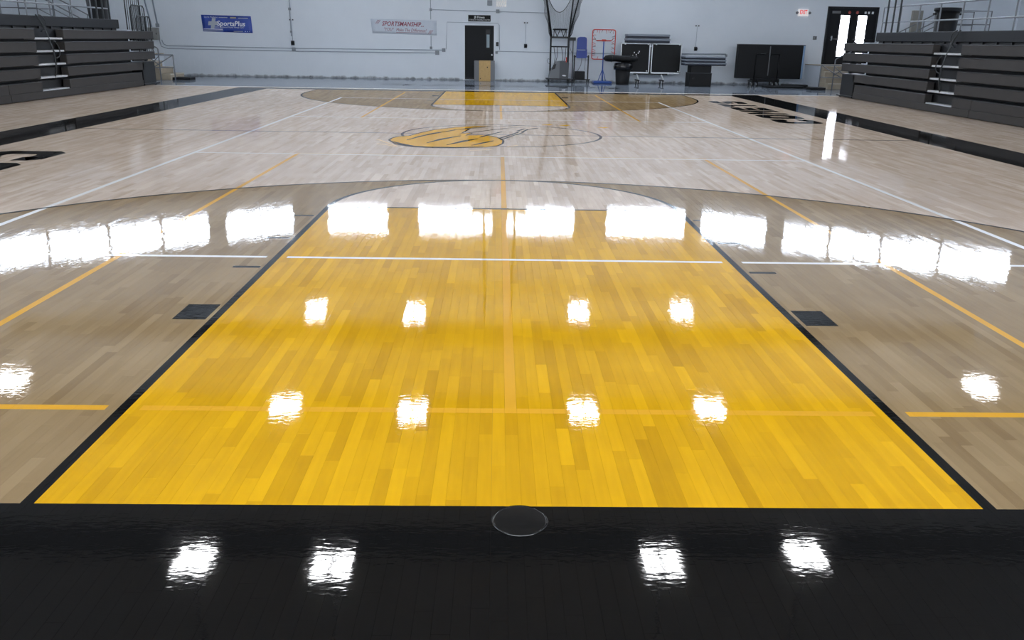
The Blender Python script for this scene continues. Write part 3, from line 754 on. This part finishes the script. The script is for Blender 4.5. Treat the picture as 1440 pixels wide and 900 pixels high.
def fixture(x, z, s, label):
    t = thing('wall_fixture', (x, FY, z-s), label, 'wall fixture')
    MB().box(x-s*.8, x+s*.8, FY-.05, FY, z-s, z+s, .008).build('box', M_greyd, t)
    MB().lathe((x+s*.1, FY-.05, z), [(s*.75, 0), (s*.85, -.03), (s*.55, -.06), (s*.2, -.065)], 14, 'y').build('cap', M_black, t)
    MB().tube([(x, FY-.012, z+s), (x, FY-.012, z+.9)], .008, 6).build('wire_tube', mat('conduit_paint', (150, 160, 172), .5), t)
    for sx in (-.06, .05): MB().box(x+sx-.02, x+sx+.03, FY-.04, FY, z+.88, z+.93).build('clip', M_greyd, t)
fixture(-8.58, 1.36, .09, 'small black wall fixture between the two banners')
fixture(1.05, 1.40, .08, 'small black wall fixture between the dark door and the shooting machine')
fixture(8.15, 1.40, .08, 'small black wall fixture above the stacked mats')
t = thing('door_switch', (-.12, FY, 1.37), 'small black switch box beside the single dark door', 'switch')
MB().box(-.17, -.07, FY-.04, FY, 1.37, 1.53, .008).build('case', M_black, t); MB().box(-.14, -.10, FY-.048, FY-.04, 1.42, 1.48).build('button', M_greyd, t)
t = thing('wall_plate', (13.1, FY, 1.84), 'pale switch plate on the wall beside the double doors', 'switch')
MB().box(13.02, 13.18, FY-.02, FY, 1.84, 1.98, .004).build('plate', M_grey, t); MB().box(13.06, 13.08, FY-.03, FY-.02, 1.89, 1.93).build('toggle', M_white, t)

# ================================================================== EQUIPMENT ALONG THE WALL
def casters(pts, r, parent, m=M_blackm):
    for x, y in pts:
        c = MB().lathe((x-.016, y, r), [(r*.6, 0), (r, .004), (r, .028), (r*.6, .032)], 14, 'x').build('caster', m, parent)
        MB().box(x-.024, x+.024, y-.012, y+.012, r*1.1, r*2.1).build('caster_fork', M_blackm, c)
# podium box before the door
t = thing('wooden_box', (-.65, 33.3, 0), 'tan fronted wooden box with grey sides standing before the dark door', 'box')
MB().box(-1.06, -.85, 33.02, 33.50, 0, .80, .006).build('side_panel', M_greyd if False else mat('grey_board', (118, 120, 124), .6), t)
MB().box(-.40, -.22, 33.02, 33.50, 0, .80, .006).build('side_panel', mat('grey_board', (118, 120, 124), .6), t)
MB().box(-.86, -.39, 33.0, 33.48, 0, .805, .004).build('front_panel', M_tan, t)
MB().lathe((-.52, 33.0, .55), [(.025, 0), (.025, -.004)], 12, 'y').build('hole', M_blackm, t)
MB().lathe((-.80, 33.0, .10), [(.02, 0), (.02, -.004)], 12, 'y').build('hole', M_blackm, t)

# shooting machine
def gun():
    Y = 33.0
    t = thing('shooting_machine', (2.4, Y, 0), 'grey basketball shooting machine with tall black poles and sagging net', 'ball machine')
    MB().box(1.88, 2.93, Y-.4, Y+.35, .125, .165, .01).build('base_tray', M_blackm, t)
    casters([(2.0, Y-.3), (2.8, Y-.3), (2.0, Y+.25), (2.8, Y+.25)], .055, t)
    MB().prism([(1.99, .165), (2.42, .165), (2.42, .84), (2.30, .82), (2.12, .55), (2.04, .45)], lambda u, v, d: (u, d, v), Y-.33, Y+.25).build('light_shroud', M_grey, t)
    bd = MB().prism([(2.42, .165), (2.78, .165), (2.80, .78), (2.70, .84), (2.42, .84)], lambda u, v, d: (u, d, v), Y-.35, Y+.27).build('dark_shroud', M_greyd, t)
    MB().prism([(2.53, .27), (2.66, .25), (2.70, .28), (2.65, .31), (2.55, .31)], lambda u, v, d: (u, d, v), Y-.356, Y-.35).build('white_logo', M_white, bd)
    for x in (2.05, 2.77):
        for y in (Y-.28, Y+.2): MB().tube([(x, y, .165), (x, y, 1.78)], .022, 8).build('frame_post', M_blackm, t)
    for z in (1.40, 1.75): MB().tube([(2.05, Y-.28, z), (2.77, Y-.28, z)], .026, 8).build('cross_bar', M_blackm, t)
    for y in (Y-.28, Y+.2): MB().box(2.03, 2.80, y-.03, y+.03, 1.72, 1.79, .01).build('cross_bar', M_blackm, t)
    rg = [(2.41+.27*math.cos(a), Y-.05+.22*math.sin(a), 2.06) for a in np.linspace(0, 2*math.pi, 20)[:-1]]
    MB().tube(rg, .03, 8, True).build('catch_ring', M_blackm, t)
    for a in (.4, 1.5, 2.6, 3.7, 4.8, 5.8):
        MB().tube([(2.41+.27*math.cos(a), Y-.05+.22*math.sin(a), 2.06), (2.41+.25*math.cos(a+.5), Y-.05+.2*math.sin(a+.5), 1.78)], .016, 6).build('ring_strut', M_blackm, t)
    for x0, x1, y1 in ((2.17, 2.2, 0), (2.30, 2.24, .02), (2.48, 2.5, 0), (2.66, 2.56, .03)):
        MB().tube([(x0, Y-.24, 1.38), (x0*.4+x1*.6+.05, Y-.2+y1, 1.0), (x1, Y-.1, .70)], .013, 6).build('cable', M_blackm, t)
    MB().tube([(2.05, Y-.3, .72), (1.95, Y-.3, .76), (1.90, Y-.3, .85), (1.95, Y-.3, .93), (2.04, Y-.3, .90)], .009, 6).build('cable', M_blackm, t)
    MB().prism([(2.10, .50), (2.24, .55), (2.28, .74), (2.16, .70)], lambda u, v, d: (u, d, v), Y-.36, Y-.30).build('control_arm', M_blackm, t)
    MB().box(2.66, 2.70, Y-.37, Y-.33, .80, 1.0).build('red_tag', M_red, t)
    # poles
    TZ = 3.9
    poles = [((2.07, Y-.28, 1.75), (1.70, Y-.45, TZ)), ((2.75, Y-.28, 1.75), (2.93, Y-.45, TZ)), ((2.78, Y+.2, 1.75), (3.32, Y+.3, TZ)), ((2.07, Y+.2, 1.75), (1.72, Y+.3, TZ))]
    for p, q in poles: MB().tube([p, q], [.032, .022], 8).build('net_pole', M_blackm, t)
    # netting hung between neighbouring poles, sagging
    def panel(pa, pb, za, zb, sag):
        nu, nv = 20, 26; g = []
        for j in range(nv+1):
            row = []
            for i in range(nu+1):
                a, b = i/nu, j/nv
                def on(p, z): p0, p1 = Vector(p[0]), Vector(p[1]); k = (z-p0.z)/(p1.z-p0.z); return p0+(p1-p0)*k
                z = za+(zb-za)*b
                c = on(pa, z).lerp(on(pb, z), a)
                c.z -= sag*4*a*(1-a)*b; c.y += .05*math.sin(3*a+5*b)
                row.append(c)
            g.append(row)
        mb = MB(); r = .0024
        for j in range(nv+1):
            mb.tube(g[j], r, 3)
        for i in range(nu+1): mb.tube([g[j][i] for j in range(nv+1)], r, 3)
        mb.tube(g[nv], .012, 5)
        mb.build('netting', M_net, t, 'stuff')
    panel(poles[0], poles[1], 1.95, 3.55, .85); panel(poles[1], poles[2], 1.8, 3.8, .35); panel(poles[3], poles[0], 1.8, 3.8, .2)
    # slack bunches of net along the poles
    for p, q, sx in ((poles[0][0], poles[0][1], -1), (poles[2][0], poles[2][1], 1)):
        pts = []
        for k in range(14):
            a = k/13; c = Vector(p).lerp(Vector(q), a); pts.append((c.x+sx*(.05+.10*math.sin(a*3.0)+.03*math.sin(a*19)), c.y-.03, c.z))
        for off in np.linspace(0, 1, 7):
            MB().tube([Vector(p).lerp(Vector(q), k/13).lerp(Vector(pts[k]), off) for k in range(14)], .006, 4).build('slack_net', M_net, t)
gun()

# control stand
t = thing('control_stand', (2.93, 33.4, 0), 'small black control box on a thin pole beside the blue hopper', 'control box')
MB().box(2.83, 3.10, 33.36, 33.48, 1.64, 1.77, .01).build('case', M_blackm, t)
MB().tube([(3.0, 33.42, .02), (3.0, 33.42, 1.64)], .02, 8).build('pole', M_blackm, t)
MB().box(2.88, 3.12, 33.3, 33.54, 0, .025, .008).build('foot', M_blackm, t)
MB().tube([(2.87, 33.36, 1.64), (2.86, 33.36, 1.4), (2.93, 33.36, 1.2), (3.0, 33.38, 1.15)], .009, 6).build('cable', M_blackm, t)

# blue hopper cart
t = thing('hopper_cart', (3.31, 32.9, 0), 'blue plastic hopper mounted on a black wheeled frame', 'cart')
Y = 32.9
MB().prism([(3.11, 1.30), (3.12, 1.70), (3.15, 1.765), (3.24, 1.79), (3.42, 1.79), (3.49, 1.765), (3.51, 1.70), (3.52, 1.30)], lambda u, v, d: (u, d, v), Y+.02, Y+.12).build('hopper_back', M_blue, t)
MB().prism([(3.09, 1.0), (3.11, 1.30), (3.17, 1.27), (3.45, 1.27), (3.52, 1.32), (3.53, 1.0), (3.48, .97), (3.14, .97)], lambda u, v, d: (u, d, v), Y-.12, Y+.1).build('hopper_front', M_blue, t)
for x in (3.03, 3.60):
    MB().box(x-.025, x+.025, Y-.03, Y+.03, .12, 1.09, .006).build('upright', M_blackm, t)
    MB().box(x-.03, x+.03, Y-.35, Y+.35, .09, .13, .006).build('foot_bar', M_blackm, t)
MB().box(3.0, 3.63, Y-.03, Y+.03, 1.0, 1.05).build('cross_bar', M_blackm, t)
MB().box(2.93, 3.70, Y-.05, Y+.05, .11, .15, .008).build('base_bar', M_blackm, t)
MB().box(3.07, 3.47, Y-.18, Y+.14, .15, .46, .015).build('motor_box', M_black, t)
MB().tube([(3.33, Y-.02, .97), (3.30, Y-.02, .7), (3.2, Y-.02, .5), (3.15, Y-.05, .46)], .01, 6).build('cable', M_blackm, t)
MB().tube([(3.48, Y, .97), (3.47, Y, .5)], .008, 6).build('cable', M_blackm, t)
casters([(3.03, Y-.33), (3.60, Y-.33), (3.03, Y+.33), (3.60, Y+.33)], .045, t, M_greyd)

# rebounder
t = thing('rebounder_frame', (4.2, 32.9, 0), 'red rectangular rebounder frame with frayed cords on a blue post and base', 'rebounder')
Y = 32.9
def rrect(x0, x1, z0, z1, c):
    pts = []
    for cx, cz, a0 in ((x1-c, z1-c, 0), (x0+c, z1-c, 90), (x0+c, z0+c, 180), (x1-c, z0+c, 270)):
        for k in range(5): a = math.radians(a0+k*22.5); pts.append((cx+c*math.cos(a), Y, cz+c*math.sin(a)))
    return pts
MB().tube(rrect(3.73, 4.66, .94, 2.08, .08), .019, 8, True).build('hoop_frame', M_red, t)
MB().tube([(3.90, Y, 1.66), (4.50, Y, 1.66)], .025, 8).build('cross_arm', M_red, t)
MB().box(4.12, 4.29, Y-.03, Y+.03, 1.63, 1.71, .012).build('clamp', M_red, t)
MB().tube([(4.20, Y, .09), (4.20, Y, 1.64)], .024, 8).build('post', M_bluem, t)
for x, y in ((4.03, Y-.03), (4.34, Y-.03), (4.2, Y-.25)): MB().tube([(x, y, .09), (4.20, Y, .56)], .016, 6).build('brace', M_bluem, t)
MB().box(3.80, 4.58, Y-.38, Y+.38, .0, .085, .04).build('base', M_bluem, t)
for k in range(30):
    a = random.random()
    if k < 8: p = (3.8+.8*k/7, 2.08); d = (random.uniform(-.06, .06), -.13)
    elif k < 18: p = (3.73, 1.05+.09*(k-8)); d = (.14, random.uniform(-.1, .1))
    elif k < 28: p = (4.66, 1.05+.09*(k-18)); d = (-.14, random.uniform(-.1, .1))
    else: p = (3.95+.35*(k-28), .94); d = (.03, .13)
    MB().tube([(p[0], Y, p[1]), (p[0]+d[0]*.6+random.uniform(-.02, .02), Y-.01, p[1]+d[1]*.6), (p[0]+d[0], Y-.01, p[1]+d[1]+random.uniform(-.03, .03))], .008, 5).build('cord', M_red if k % 3 else M_blackm, t)
MB().tube([(3.75, Y, 1.85), (3.90, Y, 1.66)], .007, 5).build('cord', M_blackm, t)
MB().tube([(4.64, Y, 1.85), (4.50, Y, 1.66)], .007, 5).build('cord', M_blackm, t)

# trash can with liner, black bag across it
trash_can(4.93, 32.15, 0, .33, .80, 'black trash can with a shiny liner in front of the table tennis table', True)
def bag():
    mb = MB(); n = 18; m_ = 12; vs = []; fs = []
    for i in range(n+1):
        a = i/n; x = 4.12+1.40*a
        e = (max(0, 1-abs(2*a-1)**7))**.5*(.95+.05*math.sin(a*11))
        for k in range(m_):
            th = 2*math.pi*k/m_
            vs.append((x+random.uniform(-.01, .01), 32.12+.24*e*math.cos(th)+random.uniform(-.012, .012), .992+(.115*e+.02)*math.sin(th)+.010*math.sin(a*7)*e+random.uniform(-.007, .007)+.04*(a-.4)*0))
    for i in range(n):
        for k in range(m_): fs.append((i*m_+k, i*m_+(k+1) % m_, (i+1)*m_+(k+1) % m_, (i+1)*m_+k))
    fs += [tuple(range(m_)), tuple(range(n*m_, (n+1)*m_))]
    mb.add(vs, fs, True)
    t = thing('black_bag', (4.85, 32.12, .80), 'long black bag lying across the top of the lined trash can', 'bag')
    mb.build('bag_body', M_black, t)
    for x in (4.45, 5.2): MB().tube([(x, 32.12+.245*math.cos(a), .992+.13*math.sin(a)) for a in np.linspace(0, 2*math.pi, 18)[:-1]], .012, 5, True).build('strap', M_blackm, t)
bag()

# table tennis tables (folded upright on wheels)
def table_a():
    Y = 32.75
    t = thing('table_tennis_table', (6.1, Y, 0), 'folded table tennis table with black halves and white edging on wheels', 'table')
    for k, (x0, x1) in enumerate(((4.88, 6.08), (6.14, 7.36))):
        p = MB().box(x0, x1, Y-.03, Y+.03, .42, 1.60, .004).build('table_half', M_black, t)
        e = .045
        MB().box(x0, x1, Y-.045, Y-.028, 1.60-e, 1.60).box(x0, x1, Y-.045, Y-.028, .42, .42+e*1.2).box(x0, x0+e*.8, Y-.045, Y-.028, .42, 1.6).box(x1-e*.8, x1, Y-.045, Y-.028, .42, 1.6).build('white_edging', M_silver, p)
        for x, z in ((x0+.15, 1.53), (x1-.12, 1.53), (x1-.12, .5)): MB().box(x, x+.05, Y-.05, Y-.03, z, z+.03).build('corner_fitting', M_silver, p)
    MB().box(5.2, 6.95, Y+.04, Y+.10, .42, 1.45).build('rear_frame', M_blackm, t)
    MB().box(5.45, 6.85, Y-.04, Y+.04, .36, .42, .01).build('chassis_beam', M_blackm, t)
    for x in (5.62, 6.62):
        l = MB().tube([(x, Y, .38), (x, Y, .16)], .022, 8).build('leg', M_silver, t)
        MB().box(x-.05, x+.05, Y-.36, Y+.36, .13, .17, .008).build('wheel_beam', M_blackm, t)
        for y in (Y-.30, Y+.30):
            w_ = MB().lathe((x-.02, y, .09), [(.06, 0), (.09, .006), (.09, .034), (.06, .04)], 16, 'x').build('wheel', M_blackm, t)
            MB().lathe((x-.03, y, .09), [(.045, 0), (.045, .06)], 12, 'x').build('hub', M_white, w_)
        MB().tube([(x-.06, Y-.2, .38), (x+.05, Y-.3, .08)], .028, 8).build('white_strut', M_white, t)
    for x, z in ((5.42, 1.20), (5.50, 1.12), (5.58, 1.18), (5.62, 1.24), (5.36, 1.08), (5.52, 1.03)):
        MB().box(x, x+.035, Y-.034, Y-.030, z, z+.05).build('worn_spot', M_white, t)
table_a()
def table_b():
    Y = 32.55
    t = thing('table_tennis_table', (11, Y, 0), 'folded black table tennis table with layered pale blue edges on a wheeled cart', 'table')
    for k in range(5):
        y = Y-.10+k*.07; xr = 12.25+.035*k
        p = MB().box(9.60, xr, y, y+.045, .30, 1.60, .004).build('table_panel', M_black, t)
        MB().box(xr-.028, xr+.004, y-.003, y+.034, .31, 1.59).build('pale_edge', mat('pale_blue_edge', (150, 180, 214), .4), p)
    MB().box(9.60, 12.30, Y-.12, Y+.26, 1.60, 1.625, .005).build('top_strip', M_greyd, t)
    fr = MB().tube([(10.33, Y-.13, .26), (10.33, Y-.13, 1.24), (11.27, Y-.13, 1.24), (11.27, Y-.13, .26)], .022, 8).build('cart_frame', M_blackm, t)
    MB().tube([(10.5, Y-.15, 1.27), (10.72, Y-.15, 1.27)], .012, 6).build('latch_bar', M_greyd, t)
    MB().box(10.86, 10.89, Y-.14, Y-.115, .42, 1.55).build('strap', M_grey, t)
    MB().box(10.2, 11.4, Y-.06, Y+.06, .22, .29, .01).build('chassis_beam', M_blackm, t)
    for x in (10.25, 10.45, 11.1, 11.3):
        w_ = MB().lathe((x-.02, Y-.22, .085), [(.055, 0), (.085, .006), (.085, .034), (.055, .04)], 16, 'x').build('wheel', M_blackm, t)
        MB().lathe((x-.028, Y-.22, .085), [(.04, 0), (.04, .056)], 12, 'x').build('hub', M_white, w_)
        MB().box(x-.03, x+.03, Y-.26, Y+.02, .16, .24, .006).build('wheel_fork', M_blackm, t)
        MB().lathe((x-.02, Y+.25, .085), [(.055, 0), (.085, .006), (.085, .034), (.055, .04)], 16, 'x').build('wheel', M_blackm, t)
    MB().box(10.2, 11.4, Y-.02, Y+.27, .17, .22, .006).build('cart_tray', M_blackm, t)
table_b()

# gym mats
def gym_mat(x0, x1, y0, y1, z0, h, label, group, sk=0):
    t = thing('gym_mat', ((x0+x1)/2, (y0+y1)/2, z0), label, 'gym mat', group)
    MB().box(x0, x1, y0, y1, z0+h*.45, z0+h, .02).build('grey_cover', M_mat, t)
    MB().box(x0+.015, x1-.015, y0+.012, y1-.012, z0, z0+h*.47, .02).build('navy_base', M_matd, t)
zt = 1.60
for k in range(2):
    gym_mat(5.06+.01*k, 6.82-.02*k, 32.45, 33.15, zt+.012+k*.165, .16, 'grey and navy folded gym mat on the table tennis table, '+('lower', 'upper')[k]+' of its pair', 'mats on the table tennis table')
MB_box = MB().box(5.06, 6.84, 32.5, 33.1, 1.60, 1.611).build('mat_board', M_greyd); tag(MB_box, 'thin grey board under the mats on the table tennis table', 'board')
t = thing('equipment_box', (7.9, 31.7, 0), 'black two tier equipment box carrying the stack of three mats', 'box')
MB().box(7.48, 8.36, 31.45, 32.2, 0, .50, .015).build('lower_tier', M_black, t)
MB().box(7.53, 8.33, 31.48, 32.17, .51, .79, .012).build('upper_tier', M_black, t)
MB().box(7.475, 8.365, 31.44, 32.21, .495, .515, .004).build('edge_strip', M_greyd, t)
MB().box(7.60, 7.68, 31.435, 31.452, .27, .33).build('latch', M_blackm, t)
for k in range(3):
    gym_mat(7.26-.01*k, 8.90-.015*k, 31.42, 32.3, .79+k*.117, .115, 'grey and navy folded gym mat on the black equipment box, '+('lowest', 'middle one', 'topmost')[k]+' of its stack', 'mats on the equipment box')

# flat black mats by the steps
def floor_mat(x, y, w_, l, rz, h, label):
    t = thing('floor_mat', (x, y, 0), label, 'mat')
    MB().box(x-w_/2, x+w_/2, y-l/2, y+l/2, 0, h, .01, rot=rz).build('pad', M_black, t)
    MB().tube([(x+a*w_*.5*math.cos(rz)-b*l*.5*math.sin(rz), y+a*w_*.5*math.sin(rz)+b*l*.5*math.cos(rz), h) for a, b in ((-.98, -.96), (.98, -.96), (.98, .96), (-.98, .96))], .008, 5, True).build('piping', M_greyd, t)
floor_mat(11.2, 31.4, 1.5, .6, .03, .07, 'flat black mat on the apron before the black table tennis cart')
floor_mat(11.9, 32.1, 1.0, .35, -.1, .10, 'small black mat on the apron between the cart and the steps')
floor_mat(12.15, 30.35, .55, .6, 0, .09, 'black rubber mat at the foot of the hand rail by the door side steps')
floor_mat(-12.1, 30.35, .9, .6, 0, .09, 'black rubber mat at the foot of the hand rail by the electrical box')

# far basket ----------------------------------------------------------
def hoop():
    yb = 84*FT-4*FT; yc = 84*FT-5.25*FT; z = 3.05
    t = thing('basketball_hoop', (0, yb, z), 'hanging basketball hoop with white net at the far end of the court', 'basketball hoop')
    MB().box(-.915, .915, yb, yb+.03, 2.9, 3.97, .02).build('backboard', M_acr, t)
    MB().box(-.915, .915, yb-.012, yb+.035, 2.86, 2.91, .01).build('edge_pad', M_blackm, t)
    MB().box(-.305, .305, yb-.003, yb, 3.51, 3.56).box(-.305, .305, yb-.003, yb, 3.05, 3.10).box(-.305, -.255, yb-.003, yb, 3.1, 3.51).box(.255, .305, yb-.003, yb, 3.1, 3.51).build('target_square', mat('target_paint', (60, 62, 66), .4), t)
    MB().box(-.12, .12, yc+.23, yb, z-.06, z+.03).build('rim_bracket', M_rim, t)
    MB().tube([(.2285*math.cos(a), yc+.2285*math.sin(a), z) for a in np.linspace(0, 2*math.pi, 28)[:-1]], .01, 8, True).build('rim', M_rim, t)
    mb = MB(); n = 12; rows = [(0, .228), (.1, .205), (.2, .175), (.3, .15), (.4, .14), (.47, .15)]
    for k in range(n):
        for s in (-1, 1):
            mb.tube([(r*math.cos(2*math.pi*(k+s*.5*i)/n), yc+r*math.sin(2*math.pi*(k+s*.5*i)/n), z-.01-h) for i, (h, r) in enumerate(rows)], .008, 5)
    mb.build('net', M_netw, t)
    for x in (-.5, .5):
        MB().tube([(x, yb+.03, 3.9), (x, yb+.6, 6.0), (x, 27.0, CZ-.6)], .045, 8).build('mast', M_beam, t)
        MB().tube([(x, yb+.05, 3.0), (x, yb+.6, 6.0)], .03, 8).build('mast_brace', M_beam, t)
    MB().box(-.6, .6, yb+.03, yb+.09, 3.3, 3.4).build('cross_bar', M_beam, t)
hoop()

# ================================================================== HALL LAMPS
def lamp(x, y):
    z = 7.0; s = .33
    t = thing('high_bay_lamp', (x, y, z), 'square white hall lamp hanging from the ceiling, mirrored in the floor', 'lamp', 'hall lamps')
    MB().box(x-s-.03, x+s+.03, y-s-.03, y+s+.03, z+.004, z+.12, .02).build('housing', M_white, t)
    MB().box(x-s, x+s, y-s, y+s, z-.004, z+.006).build('lens', M_lens, t)
    MB().box(x-.03, x+.03, y-s-.02, y+s+.02, z-.012, z-.003).box(x-s-.02, x+s+.02, y-.02, y+.02, z-.012, z-.003).build('guard', M_white, t)
    MB().tube([(x, y, z+.1), (x, y, CZ)], .015, 6).build('hanging_rod', M_beam, t)
for x, y in [(-6.0, 23.7), (-2.76, 23.6), (2.73, 24.0), (6.2, 24.1), (-5.2, 16.1), (-2.1, 15.9), (2.1, 16.0), (5.27, 16.2), (-5.3, 9.75), (-2.84, 9.6), (2.86, 9.75), (5.53, 10.0),
             (-12.7, 17.6), (13.0, 17.8), (-5.4, 2.6), (-2.8, 2.6), (2.8, 2.6), (5.4, 2.6)]:  # the last four lamps are out of view, added to light the near floor
    lamp(x, y)

# drop the helper property
for o in bpy.data.objects:
    if '_org' in o.keys(): del o['_org']
